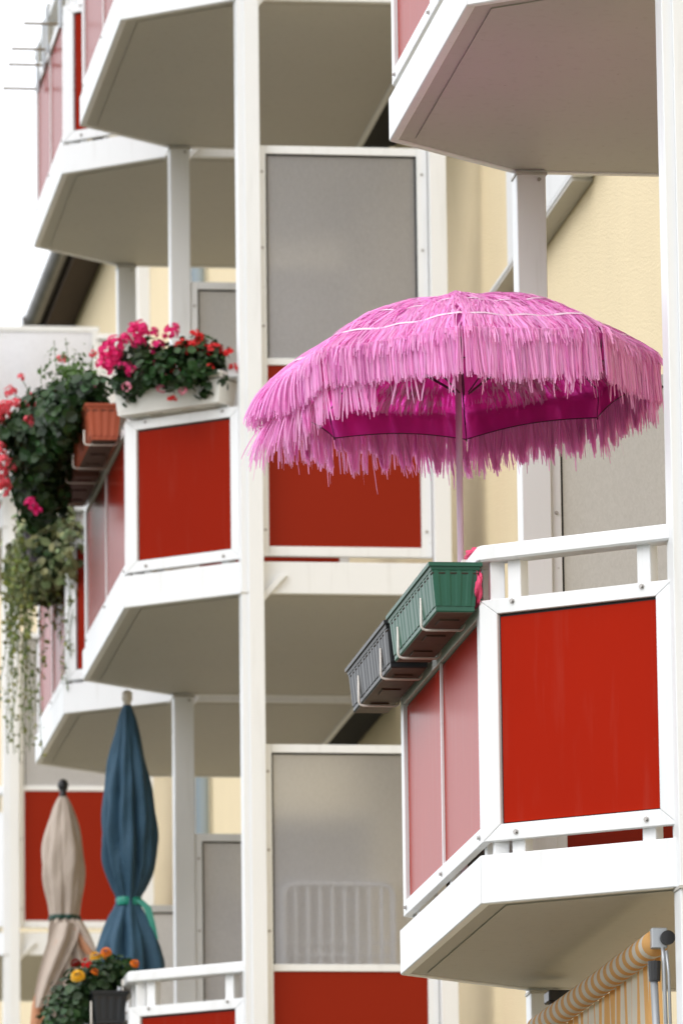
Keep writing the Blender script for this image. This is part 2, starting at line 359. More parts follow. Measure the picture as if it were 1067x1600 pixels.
def place_stack(y0, y1, items):
    done = {}
    for z, label, *par_ in items:
        key = tuple(par_)
        if key in done: copy_tree(done[key], None, (PX, y0, z), label)
        else: done[key] = make_balcony(y1 - y0, label, (PX, y0, z), **(dict(zip(('z0', 'z1', 'hr', 'ax'), par_))))
place_stack(19.75, 22.33, [(Z1, 'large red and white balcony at lower right holding the pink parasol and planter boxes', .19, .93, 1.10, .052),
                          (Z2, 'balcony at the top right corner above the pink parasol, seen from below with pinkish underside', .19, .93, 1.10, .052)])
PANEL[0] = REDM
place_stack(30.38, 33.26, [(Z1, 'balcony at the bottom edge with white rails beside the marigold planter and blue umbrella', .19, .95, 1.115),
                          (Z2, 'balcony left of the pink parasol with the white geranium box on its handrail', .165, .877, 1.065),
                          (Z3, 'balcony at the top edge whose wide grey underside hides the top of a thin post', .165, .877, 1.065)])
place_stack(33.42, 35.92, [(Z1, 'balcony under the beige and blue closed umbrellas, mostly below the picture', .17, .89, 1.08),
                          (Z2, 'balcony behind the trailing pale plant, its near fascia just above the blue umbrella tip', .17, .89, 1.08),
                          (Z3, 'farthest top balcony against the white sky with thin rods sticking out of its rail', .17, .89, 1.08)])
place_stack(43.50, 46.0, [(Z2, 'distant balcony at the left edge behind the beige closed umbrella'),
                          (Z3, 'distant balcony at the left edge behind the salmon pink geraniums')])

# ------------------------------------------------------------------ posts
def post(y, label, ztop=10.45, x0=3.60, x1=3.70, d0=-.052, d1=.052, group='white square posts carrying the balconies'):
    r = thing('support_post', label, 'post', (x0, y, Z_GROUND), 0, group); wv = x1 - x0; H = ztop - Z_GROUND
    g = MB(); g.box(0, wv, d0, d1, 0, H); g.build('shaft', WHITE, r, bevel=.003)
    if 'front post' in label:
        g = MB(); g.box(.032, wv + .002, d0 - .014, d0 - .001, 0, H); g.build('cover_strip', WHITE, r, bevel=.002)
    g = MB(); g.box(-.04, wv + .04, d0 - .04, d1 + .04, 0, .03); g.build('base_plate', WHITE, r)
post(19.76, 'front post at the right edge of the picture, nearest and widest of all', x0=3.636, x1=3.742)
post(22.34, 'post between the pink parasol and the top right balcony, dark front with bright left edge')
post(30.38, 'tall front post running from top to bottom left of the pink parasol')
post(33.27, 'post under the grey balcony undersides, right of the blue umbrella')
post(35.93, 'short looking dark post behind the magenta geraniums, beside the bright yellow wall')
post(43.50, 'distant front post at the left edge behind the trailing pale plant', 8.55)
for y, lab in ((30.38, 'wall side post closing the screens left of the yellow wall, behind the pink parasol'), (43.5, 'wall side post of the far screens, seen beside the blue umbrella and above the geraniums')):
    post(y, lab, 10.4 if y > 31 else 10.45, 4.492, 4.572, -.04, .04, 'wall side screen posts')

# ------------------------------------------------------------------ privacy screens
def make_screen(label, y, z, group='frosted privacy screens between balconies', w=.785, h0=.176, h1=2.105, zm=1.10, red_lo=True, gmat=None, cat='screen'):
    r = thing('privacy_screen', label, cat, (3.702, y, z), 0, group)
    gm = gmat or FROST; th = .015; lf, rf, tb, bb = .034, .048, .038, .045
    def bx(name, x0, x1, z0, z1, m, t0=-th, t1=th, bev=.002): g = MB(); g.box(x0, x1, t0, t1, z0, z1); return g.build(name, m, r, bevel=bev)
    bx('frame_post', 0, lf, h0, h1, WHITE); bx('frame_post', w - rf, w, h0, h1, WHITE)
    bx('frame_rail', lf + .0005, w - rf - .0005, h1 - tb, h1, WHITE); bx('frame_rail', lf + .0005, w - rf - .0005, h0, h0 + bb, WHITE)
    bx('frame_rail', lf + .0005, w - rf - .0005, zm - .032, zm, WHITE)
    bx('gasket', lf, lf + .007, zm, h1 - tb, GASKET, -.010, .010, 0); bx('gasket', w - rf - .009, w - rf, zm, h1 - tb, GASKET, -.010, .010, 0)
    bx('gasket', lf + .007, w - rf - .009, h1 - tb - .007, h1 - tb, GASKET, -.0095, .0095, 0)
    g = MB(); g.add([(lf + .007, 0, zm + .0005), (w - rf - .009, 0, zm + .0005), (w - rf - .009, 0, h1 - tb - .007), (lf + .007, 0, h1 - tb - .007)], [(0, 1, 2, 3)]); g.build('glass_pane', gm, r)
    bx('red_panel', lf + .0005, w - rf - .0005, h0 + bb + .0005, zm - .0325, REDW, -.006, .006, 0)
    for x in (lf / 2, w - rf / 2):
        for zz in (h0 + .12, .75, 1.25, 1.62, 1.98): link('screw', screw_me, r, (x, -th, zz), (R(90), 0, 0)).scale = (.8, .8, .8)
    return r
S1 = make_screen('tall grey frosted screen with red lower panel directly behind the pink parasol', 30.40, Z2)
make_screen('grey frosted screen at the bottom with a white drying rack showing behind it', 30.40, Z1, gmat=FROSTC)
copy_tree(S1, None, (3.702, 22.32, Z1), 'beige textured screen with black edge line behind the right balcony handrail')
copy_tree(S1, None, (3.702, 33.24, Z2), 'grey framed pale screen behind the white geranium box')
copy_tree(S1, None, (3.702, 33.24, Z1), 'grey framed pale screen right of the blue umbrella, left of the tall front post')
copy_tree(S1, None, (3.702, 35.90, Z1), 'grey framed pale screen low behind the hem of the blue umbrella')
copy_tree(S1, None, (3.702, 35.90, Z2), 'far screen hidden mostly by the geraniums on the white box')
copy_tree(S1, None, (3.702, 43.50, Z2), 'distant screen whose red panel stands behind the beige closed umbrella')
make_screen('low bright white screen on the far top balcony against the sky', 43.50, Z3, 'frosted privacy screens between balconies', w=.785, h1=1.30, zm=.72, gmat=FROSTW)
tw = thing('wind_screen', 'white translucent wind screen at the left edge below the dark eave', 'screen', (2.9, 43.3, Z3 + .18))
def wsb(n, x0, x1, z0, z1, m, t=.012, bev=.002): g = MB(); g.box(x0, x1, -t, t, z0, z1); return g.build(n, m, tw, bevel=bev)
wsb('glass_pane', .03, 1.27, .36, 1.085, FROSTW, .004, 0); wsb('frame_rail', 0, 1.32, 1.085, 1.12, WHITE); wsb('frame_post', 1.27, 1.305, 0, 1.085, WHITE); wsb('frame_post', 0, .03, 0, 1.085, WHITE)
wsb('lower_panel', .03, 1.27, .03, .36, FROSTW, .005, 0); wsb('frame_rail', .03, 1.27, 0, .03, WHITE)

# drying rack behind the lower screen
dr = thing('drying_rack', 'white wire drying rack standing behind the lower frosted screen', 'drying rack', (3.79, 30.434, Z1 + .18))
def arc_frame(w, h, r, y):
    pts = [(0, y, 0), (0, y, h - r)] + [(r - r * math.cos(a), y, h - r + r * math.sin(a)) for a in np.linspace(.2, math.pi / 2, 5)]
    return pts + [(w - p[0], p[1], p[2]) for p in pts[::-1]]
g = MB(); g.tube(arc_frame(.50, 1.29, .05, 0), .013, 8); g.build('frame', WHITE, dr, smooth=True)
for k in range(8): g = MB(); g.tube([(.055 + k * .056, .0, .7), (.055 + k * .056, .0, 1.28)], .0075, 6); g.build('wire', WHITE, dr)
for k in range(5): g = MB(); g.tube([(.01, -.002, .80 + k * .055), (.49, -.002, .80 + k * .055)], .0065, 6); g.build('cross_wire', WHITE, dr)
for x in (0.0, .50): g = MB(); g.tube([(x, .03, 0), (x, .012, 1.16)], .012, 8); g.build('leg', WHITE, dr)

# ------------------------------------------------------------------ planters, brackets
def planter(name, label, loc, rz, W, LEN, H, m, group=None, rib=.0022, nr=14, cat='planter', under=None, soil=True, taper=.016, slope=0.0):
    """box planter: x 0..W, y 0..LEN, z 0..H"""
    r = thing(name, label, cat, loc, rz, group)
    def loop(off, z, ripple):
        pts = []
        def side(ax, ay, bx_, by_, n, nx, ny, cnt):
            for k in range(n):
                t = k / n; a = ripple * (1 if (math.sin(2 * math.pi * cnt * t) > 0) else 0) if 0 < k < n else 0
                pts.append((ax + (bx_ - ax) * t + nx * a, ay + (by_ - ay) * t + ny * a, z))
        x0, x1, y0, y1 = -off, W + off, -off, LEN + off
        side(x0, y0, x1, y0, 24, 0, -1, 4); side(x1, y0, x1, y1, 6 * nr, 1, 0, nr); side(x1, y1, x0, y1, 24, 0, 1, 4); side(x0, y1, x0, y0, 6 * nr, -1, 0, nr)
        return pts
    rings = [loop(-taper - .004, .0, 0), loop(-taper, .004, 0), loop(-taper, .018, 0), loop(-taper * .9, .0185, rib), loop(-taper * .25, H - .024, rib), loop(-.001, H - .0235, 0), loop(0, H - .02, 0), loop(0.001, H - .012, 0), loop(.007, H - .0115, 0), loop(.008, H, 0), loop(-.003, H, 0), loop(-.004, H - .03, 0)]
    n = len(rings[0]); v = [p for q in rings for p in q]
    f = [(i * n + k, i * n + (k + 1) % n, (i + 1) * n + (k + 1) % n, (i + 1) * n + k) for i in range(len(rings) - 1) for k in range(n)]
    raw('shell', v, f, m, r)
    o = taper + .004
    g = MB(); g.box(o + .0002, W - o, o, LEN - o, -.001, .003); g.build('base_tray', under or m, r)
    for k in range(3):
        yy = LEN * (.2 + .3 * k); g = MB(); g.box(W * .3, W * .7, yy - .05, yy + .05, -.006, -.0015); g.build('foot', under or m, r)
    if soil: g = MB(); g.box(.003, W - .003, .003, LEN - .003, H - .034, H - .030); g.build('soil', SOIL, r)
    return r
def bracket(label, x_out, x_in, y, zb, hook_h, zt, name='planter_bracket', group='wire brackets holding planter boxes', rz=0, mt=None):
    """L wire: upright at the outer side, horizontal under the box, back upright to the rail"""
    r = thing(name, label, 'bracket', (x_in, y, zb), rz, group); d = x_out - x_in
    pts = [(d, 0, hook_h), (d, 0, .012), (d + .004, 0, .004), (d + .014, 0, 0), (-.012, 0, 0), (-.004, 0, .006), (0, 0, .02), (0, 0, zt)]
    g = MB(); g.tube(pts, .0042, 8); g.build('wire', mt or WIRE, r, smooth=True)
    g = MB(); g.box(-.006, .012, -.012, .012, zt - .01, zt + .02); g.build('hook', mt or WIRE, r)
    return r
PG = 'empty planter boxes on the near balcony'
planter('planter_box', 'empty green plastic planter box hanging nearest the parasol pole', (2.972, 20.16, 3.615), 0, .150, .94, .150, GREEN, PG, under=UNDERP)
planter('planter_box', 'empty charcoal plastic planter box hanging beyond the green one', (2.972, 21.16, 3.612), 0, .150, .93, .150, BLACKP, PG, under=UNDERP)
for y, lab in ((20.42, 'wire bracket under the near half of the green planter box'), (20.93, 'wire bracket at the far end of the green planter box'),
               (21.33, 'wire bracket under the near half of the charcoal planter box'), (21.86, 'wire bracket at the far end of the charcoal planter box')):
    bracket(lab, 2.978, 3.112, y, 3.601, .10, .20)
for y, z, lab in ((33.87, 9.12, 'thin bare rod bracket nearest on the top balcony rail'), (34.61, 9.18, 'second thin bare rod bracket on the top balcony rail'), (34.82, 9.15, 'third thin bare rod bracket on the top balcony rail'), (35.17, 9.11, 'farthest bare rod bracket, lowest of four against the sky')):
    r = thing('planter_bracket', lab, 'bracket', (3.12, y, z), 0, 'bare rod brackets against the sky')
    g = MB(); g.tube([(-.20, 0, .0), (0, 0, 0)], .0065, 6); g.build('wire', mat('dull_brass_rod', (.20, .15, .08), .5, metal=.3), r)
    g = MB(); g.tube([(-.012, 0, -.02), (-.012, 0, .22), (-.004, 0, .25)], .011, 6); g.build('hook', ARM, r)
# pink rag beside the pole
def blob(name, label, loc, sx, sy, sz, m, cat, seed=1):
    rs = np.random.default_rng(seed); n1, n2 = 14, 22; v = []; ph = rs.uniform(0, 6, 4)
    for i in range(n1 + 1):
        th = math.pi * i / n1
        for k in range(n2):
            a = 2 * math.pi * k / n2; rr = 1 + .16 * math.sin(3 * a + 5 * th + ph[0]) + .11 * math.sin(7 * a - 3 * th + ph[1]) + .07 * math.sin(13 * a + 7 * th + ph[2])
            v.append((sx * rr * math.sin(th) * math.cos(a), sy * rr * math.sin(th) * math.sin(a), sz * rr * math.cos(th)))
    f = [(i * n2 + k, i * n2 + (k + 1) % n2, (i + 1) * n2 + (k + 1) % n2, (i + 1) * n2 + k) for i in range(n1) for k in range(n2)]
    return tag(raw(name, v, f, m, None, True, loc), label, cat)
blob('cloth', 'crumpled pink cloth lying on the handrail at the foot of the parasol pole', (3.155, 20.42, 3.835), .035, .10, .02, CLOTHP, 'cloth', 3)
blob('cloth', 'pink cloth tucked behind the green planter beside the corner of the red panel', (3.118, 20.20, 3.70), .014, .05, .055, CLOTHP, 'cloth', 5)

# ------------------------------------------------------------------ foliage
def unit(v): return v / np.linalg.norm(v, axis=-1, keepdims=True)
def leaves(name, m, blobs, size, parent, n, jitter=.35, shell=.55, up=.35, aspect=.95, kind=True):
    """leaf shaped faces through a set of ellipsoids (c, r, weight)"""
    wts = np.array([b[2] for b in blobs], float); wts /= wts.sum(); idx = rng.choice(len(blobs), n, p=wts)
    C = np.array([b[0] for b in blobs])[idx]; RR = np.array([b[1] for b in blobs])[idx]
    d = unit(rng.normal(size=(n, 3))); rad = shell + (1 - shell) * rng.random((n, 1)) ** .6; rad *= 1 + .10 * rng.normal(size=(n, 1))
    P = C + d * RR * rad
    nrm = unit(d + jitter * rng.normal(size=(n, 3)) + np.array([0, 0, up])); t = unit(np.cross(nrm, unit(rng.normal(size=(n, 3))))); s = np.cross(nrm, t)
    sz = size * rng.uniform(.55, 1.25, (n, 1))
    prof = [(-.5, 0, 0), (-.28, .40, .08), (.12, .52, .12), (.5, .2, .04), (.5, -.2, .04), (.12, -.52, .12), (-.28, -.40, .08), (0, 0, -.02)]
    V = np.stack([P + t * sz * a + s * sz * b * aspect + nrm * sz * c for a, b, c in prof], 1).reshape(-1, 3)
    F = []
    for i in range(n):
        k = i * 8
        F += [(k + 7, k + a, k + b) for a, b in ((0, 1), (1, 2), (2, 3), (3, 4), (4, 5), (5, 6), (6, 0))]
    o = raw(name, V, F, m, parent)
    if kind: o['kind'] = 'stuff'
    return o
def umbel_mesh(name, m, r=.035, nf=16, pet=.013):
    v = []; f = []
    for i in range(nf):
        z = random.uniform(-.25, 1); a = random.uniform(0, 2 * math.pi); q = math.sqrt(max(0, 1 - z * z)); d = Vector((q * math.cos(a), q * math.sin(a), z)).normalized()
        c = d * r * random.uniform(.7, 1.05); t = d.orthogonal().normalized(); s = d.cross(t); a0 = random.uniform(0, 6)
        for k in range(5):
            b = a0 + k * 2 * math.pi / 5; u = t * math.cos(b) + s * math.sin(b); w2 = d.cross(u); j = len(v)
            v += [c, c + u * pet * .6 + w2 * pet * .45 + d * .003, c + u * pet * 1.15 + d * .001, c + u * pet * .6 - w2 * pet * .45 + d * .003]
            f += [(j, j + 1, j + 2, j + 3)]
    me = bpy.data.meshes.new(name); me.from_pydata([tuple(p) for p in v], [], f); me.materials.append(m); return me
UM = {k: umbel_mesh('flower_head', mm) for k, mm in (('mag', MAG), ('red', REDF), ('salm', SALM), ('pale', PALEP))}
def pompon_mesh(m, r=.026):
    v = []; f = []
    for ring in range(7):
        th = .15 + ring * .24; nk = 6 + ring * 3
        for k in range(nk):
            a = 2 * math.pi * k / nk + ring * .5; d = Vector((math.sin(th) * math.cos(a), math.sin(th) * math.sin(a), math.cos(th))); u = Vector((-math.sin(a), math.cos(a), 0)); up = d.cross(u)
            c = d * r * .8; j = len(v); v += [c - u * .006, c + u * .006, c + u * .008 + d * .007 - up * .006, c - u * .008 + d * .007 - up * .006]; f.append((j, j + 1, j + 2, j + 3))
    th_ = 8
    me = bpy.data.meshes.new('flower_head'); me.from_pydata([tuple(p) for p in v], [], f); me.materials.append(m); return me
PM = {'y': pompon_mesh(YELF), 'o': pompon_mesh(ORAF), 'd': pompon_mesh(DKRF)}
def stem(parent, a, b, r=.0022):
    g = MB(); a = Vector(a); b = Vector(b); mid = (a + b) / 2 + Vector((random.uniform(-.01, .01), 0, .01)); g.tube([a, mid, b], r, 5, False); g.build('stem', STEM, parent)
def flower(parent, me, p, s=1.0, base=None):
    o = link('flower_head', me, parent, p, (random.uniform(-.7, .7), random.uniform(-.7, .7), random.uniform(0, 6))); o.scale = (s, s, s)
    if base is not None: stem(parent, base, p)

# white planter on the chamfer handrail of the middle balcony
A = Vector((3.55, 30.42)); Bc = Vector((3.09, 30.80)); ang = math.atan2(Bc.y - A.y, Bc.x - A.x) - math.pi / 2   # local +y runs from post to corner
# local x must point inwards (towards the wall / away from viewer)
uy = (Bc - A).normalized(); ux = Vector((uy.y, -uy.x))
org = Bc + uy * .06 - Vector(( -uy.y, uy.x)) * 0
wp = planter('planter_box', 'white plastic planter of magenta and red geraniums on the handrail left of the tall post', (3.515, 30.39, Z2 + .895), math.atan2(-uy.x, uy.y), .16, .59, .145, WHITEP, None, nr=5, rib=.001)
# box local x goes to the right of uy: check the sign so that it lies outside the rail
pg = thing('geranium_plant', 'magenta and red geraniums filling the white planter box', 'plant', (3.30, 30.60, Z2 + .99))
bl = [((.0, -.17, .04), (.17, .06, .08), .8), ((.12, -.12, .12), (.13, .10, .11), 1), ((-.12, .06, .13), (.15, .10, .13), 1.2), ((0, -.03, .10), (.2, .1, .10), 1.2), ((.17, -.15, .05), (.10, .08, .12), .7), ((-.16, .1, .05), (.10, .08, .10), .6)]
leaves('foliage', GRN_D, bl, .042, pg, 1300)
for k in range(24):
    x = random.uniform(-.30, .02); flower(pg, UM['mag'], (x, -.04 - .6 * x * .3 + random.uniform(-.08, .02), .11 + random.uniform(-.07, .14) * (1 if x > -.22 else .6) + .02), random.uniform(.8, 1.25))
flower(pg, UM['mag'], (-.12, .03, .30), .95, (-.1, .03, .15))
for k in range(13):
    x = random.uniform(.02, .24); flower(pg, UM['red'], (x, -.10 - .5 * x + random.uniform(-.04, .04), .10 + random.uniform(-.05, .13)), random.uniform(.6, 1.0))
flower(pg, UM['red'], (.28, -.2, .06), .7); flower(pg, UM['red'], (.255, -.22, .13), .7)
for x, z in ((-.2, -.01), (-.05, -.03), (.05, -.045), (-.03, .02), (.0, -.08)): flower(pg, UM['pale' if z > -.06 else 'red'], (x, -.16 - .3 * x, z), .62)

# terracotta and brown planters on the front of the middle balcony
tp = planter('planter_box', 'terracotta planter box hanging beside the white planter', (2.96, 30.98, Z2 + .83), 0, .165, .78, .170, TERRA, 'planter boxes under the salmon geraniums', nr=10, rib=.0035, taper=.022, under=UNDERP)
planter('planter_box', 'brown planter box in shade under the dark geranium foliage', (2.96, 31.85, Z2 + .83), 0, .165, .80, .170, mat('brown_plastic', (.10, .035, .02), .6), 'planter boxes under the salmon geraniums', nr=10, taper=.02)
for y, lab in ((31.06, 'wire bracket just under the terracotta planter box'), (31.62, 'middle wire bracket in the shade below the dark foliage'), (31.98, 'wire bracket under the near part of the brown planter'), (32.5, 'lowest wire bracket under the far end of the brown planter')):
    bracket(lab, 2.955, 3.112, y, Z2 + .818, .07, .20, group='wire brackets under the geranium boxes')
pd = thing('geranium_plant', 'dark leafy geranium with salmon blossoms spilling left of the terracotta planter', 'plant', (2.98, 31.7, Z2 + 1.03))
bl = [((0, -.45, .06), (.11, .30, .09), .8), ((-.08, .0, .05), (.17, .40, .17), 1.6), ((-.13, .35, -.03), (.19, .40, .22), 2.0), ((-.12, .55, -.19), (.15, .33, .18), 1.4), ((-.20, .2, .02), (.15, .2, .13), 1.0), ((0, .75, .0), (.16, .3, .18), 1.0), ((-.10, -.38, -.03), (.09, .28, .13), .9)]
leaves('foliage', GRN_D, bl, .048, pd, 3900)
leaves('sprigs', mat('fresh_leaf', (.09, .17, .04), .5, island=.4, trans=.3), [((-.05, -.1, .26), (.16, .25, .13), 1), ((-.02, -.55, .12), (.1, .16, .07), .7), ((-.12, -.05, .0), (.10, .2, .06), .35)], .024, pd, 330, shell=.1)
for k in range(7):
    x = random.uniform(-.16, .06); y = random.uniform(-.3, .2); stem(pd, (x, y, .05), (x + random.uniform(-.06, .04), y, random.uniform(.24, .40)), .0018)
cl = [(-.30, .15, .13), (-.27, .2, .16), (-.24, .1, .12), (-.33, .25, .10), (-.36, .2, .05), (-.38, .3, -.04), (-.41, .3, -.10), (-.34, .3, -.09), (-.37, .2, -.16), (-.40, .25, -.19), (-.34, .35, -.20), (-.42, .3, -.26), (-.30, .3, -.13), (-.39, .3, -.33), (-.22, .1, .15), (-.44, .3, .0), (-.43, .3, -.08), (-.19, .0, .1), (-.36, .3, .14), (-.31, .1, .18)]
for k, (x, y, z) in enumerate(cl):
    flower(pd, UM['salm'], (x, y + random.uniform(-.05, .05), z), random.uniform(.8, 1.25), (x * .5, y + .05, z * .4) if k % 2 else None)
for k in range(26):
    flower(pd, UM['salm'], (random.uniform(-.50, -.33), random.uniform(.1, .3), random.uniform(-.36, .14)), random.uniform(.8, 1.3))
flower(pd, UM['salm'], (-.235, -.05, .02), .85, (-.15, 0, 0)); flower(pd, UM['salm'], (-.075, -.05, .32), .75, (-.05, 0, .1)); flower(pd, UM['salm'], (-.27, -.05, .23), .6, (-.2, 0, .1))
flower(pd, UM['pale'], (.02, -.68, .07), .8); flower(pd, UM['mag'], (-.20, .2, -.34), 1.1); flower(pd, UM['mag'], (-.17, .2, -.37), .8); flower(pd, UM['salm'], (-.40, .2, -.42), .8); flower(pd, UM['pale'], (-.12, -.2, .15), .5)
flower(pd, UM['salm'], (.03, -.55, .24), .6, (0, -.5, .08))

# pale trailing plant on the next balcony
planter('planter_box', 'dark planter almost hidden inside the trailing pale plant', (2.93, 33.95, Z2 + .80), 0, .17, .8, .15, mat('mauve_grey_plastic', (.16, .14, .17), .4), None, nr=8)
pt_ = thing('trailing_plant', 'pale grey green plant trailing long strands down the left side', 'plant', (3.08, 34.05, Z2 + 1.0))
leaves('foliage', GRN_S, [((-.02, 0, .02), (.17, .40, .12), 1.3), ((-.04, .2, -.1), (.19, .4, .12), 1.3), ((.06, -.2, -.16), (.09, .2, .18), .6), ((-.13, .2, -.18), (.09, .3, .18), .8), ((-.04, .15, -.26), (.15, .35, .13), .9)], .042, pt_, 2100)
leaves('inner_foliage', GRN_D, [((-.02, .1, -.12), (.13, .3, .20), 1)], .04, pt_, 700)
leaves('pink_leaf_tips', mat('pinkish_leaf', (.55, .30, .24), .5, island=.3, trans=.3), [((-.02, 0, .05), (.18, .4, .12), 1)], .03, pt_, 60, shell=.9)
sv = []; P_ = []; T_ = []
smb = MB(); leafP = []; 
for k in range(52):
    x0 = random.choice([random.uniform(-.21, -.10), random.uniform(-.21, .16), random.uniform(.05, .14)]); y0 = random.uniform(-.25, .5); Ls = random.choice([.35, .45, .6, .75]) * random.uniform(.8, 1.1)
    if x0 < -.02 and k % 4 == 0: Ls = random.uniform(.9, 1.12)
    pts = []; x, y, z = x0, y0, -.10; dx = random.uniform(-.04, .03)
    for s in np.linspace(0, 1, 14):
        pts.append((x0 + dx * s + .012 * math.sin(9 * s + k), y0, -.10 - Ls * s))
    smb.tube(pts, .0025, 4, False)
    nl = int(Ls / .017)
    for j in range(nl):
        s = j / nl; p = pts[min(13, int(s * 13))]; q = 1.0 - .55 * s
        if random.random() > .92 - .25 * s: continue
        leafP.append(((p[0] + random.uniform(-.020, .020), p[1] + random.uniform(-.02, .02), -.10 - Ls * s), q))
o = smb.build('strand', STEM, pt_); o['kind'] = 'stuff'
V = []; F = []
for p, q in leafP:
    n = Vector((random.gauss(0, 1), random.gauss(-.6, 1), random.gauss(.3, 1))).normalized(); t = n.orthogonal().normalized(); t.rotate(Matrix.Rotation(random.uniform(0, 6), 3, n)); s = n.cross(t); z = .048 * q * random.uniform(.6, 1.15); c = Vector(p); k = len(V)
    V += [c - t * z * .5, c + s * z * .4, c + t * z * .5, c - s * z * .4, c + n * z * .1]; F += [(k + 4, k, k + 1), (k + 4, k + 1, k + 2), (k + 4, k + 2, k + 3), (k + 4, k + 3, k)]
o = raw('strand_leaves', V, F, mat('yellow_green_leaf', (.19, .22, .05), .5, island=.5, trans=.3, hue=.04), pt_); o['kind'] = 'stuff'

# marigold planter at the bottom
planter('planter_box', 'charcoal planter box below the yellow marigolds at the bottom', (2.972, 30.95, Z1 + .895), 0, .160, .85, .150, BLACKP, None, nr=6)
bracket('white wire bracket at the outer side of the marigold planter box', 2.966, 3.112, 30.98, Z1 + .88, .12, .20, group='wire bracket of the marigold box')
pm = thing('marigold_plant', 'bushy green marigolds with yellow, orange and red blooms at the bottom left', 'plant', (3.0, 31.2, Z1 + 1.05))
leaves('foliage', GRN_M, [((.07, -.12, .10), (.11, .12, .07), 1.0), ((.0, -.12, .06), (.12, .12, .08), .9), ((-.06, .0, .0), (.14, .2, .12), 1.4), ((-.13, .0, -.12), (.12, .2, .16), 1.6), ((-.16, 0, -.25), (.10, .2, .14), 1.0)], .036, pm, 1500)
for kk, x, z, s in (('y', -.095, .055, 1.25), ('d', -.105, .115, .9), ('r', -.06, .12, 0), ('y', -.015, .145, 1.0), ('o', .035, .165, 1.0), ('o', -.02, .075, .75), ('o', .165, .115, .8), ('y', .02, .15, .7)):
    if kk == 'r': flower(pm, UM['red'], (x, -.24, z), .7)
    else: flower(pm, PM[kk], (x, -.235, z + .005), s * .92)

# ------------------------------------------------------------------ pink fringed parasol
UC = Vector((3.212, 21.0, 4.450)); UR = .625; UH = .315
par = thing('parasol', 'pink hula parasol with tiered raffia fringe standing on the near balcony', 'parasol', (3.188, 21.0, Z1 + .17))
tilt = Matrix.Rotation(R(-3.4), 3, 'Y') @ Matrix.Rotation(R(-1.2), 3, 'X')
off = UC - Vector(par.location)
PH0 = math.pi / 2 - R(9)       # a vertex points 9 deg right of the far (+Y) direction
def can(r, a, lift=0.0):
    """canopy surface point: r 0..1, azimuth a; eight panels stretched between ribs"""
    k = ((a - PH0) / (math.pi / 4)) % 1.0 - .5      # -.5..+.5 across a panel
    ch = math.cos(math.pi / 8) / math.cos(k * math.pi / 4)
    e = 1 - (1 - ch * (1 - .03 * (1 - (2 * k) ** 2))) * min(1, r * 1.15)
    q = min(r, 1.0); t = max(0.0, r - 1.0) / .2; bow = 1 - (2 * k) ** 2
    rad = UR * e * (q - .035 * t)
    z = .095 + (UH - .095) * (1 - abs(q) ** 2.1) - .012 * bow * math.sin(math.pi * q) - (.095 - .014 * bow) * t
    return Vector((rad * math.cos(a), rad * math.sin(a), z + lift))
def W_(p): return tilt @ p + off
NR, NA = 20, 96; v = []; f = []
for i in range(NR + 1):
    for k in range(NA): v.append(W_(can(1.2 * i / NR if i else .001, 2 * math.pi * k / NA + PH0)))
for i in range(NR):
    for k in range(NA): f.append((i * NA + k, i * NA + (k + 1) % NA, (i + 1) * NA + (k + 1) % NA, (i + 1) * NA + k))
raw('canopy', v, f, CANOPY, par, smooth=True)
g = MB(); g.tube([W_(can(1.2, 2 * math.pi * k / 96 + PH0) ) for k in range(97)], .0018, 5); g.build('canopy_hem', DARKM, par)
for k in range(8):
    a = PH0 + k * math.pi / 4
    g = MB(); g.tube([W_(can(r, a, -.006)) for r in np.linspace(.02, 1.2, 12)], .0026, 6); g.build('rib', DARKM, par, smooth=True)
    g = MB(); g.tube([W_(can(.55, a, -.008)), W_(Vector((.02 * math.cos(a), .02 * math.sin(a), .02)))], .0026, 6); g.build('strut', DARKM, par)
g = MB(); g.tube([(0, 0, 0), (.004, 0, 1.1), tuple(W_(Vector((0, 0, UH))))], .0105, 14); g.build('pole', POLE, par, smooth=True)
g = MB(); tip = W_(Vector((0, 0, UH + .014))); g.tube([tip, tip + Vector((0, 0, .008)), tip + Vector((0, 0, .02)), tip + Vector((0, 0, .028))], [.012, .017, .015, .004], 12); g.build('top_knob', WHITEP, par, smooth=True)
g = MB(); g.box(-.035, .02, -.02, .02, .78, .81); g.build('rail_clamp', ARM, par, bevel=.003)
def s0_(a): return max(0, -math.cos(a)) ** 4
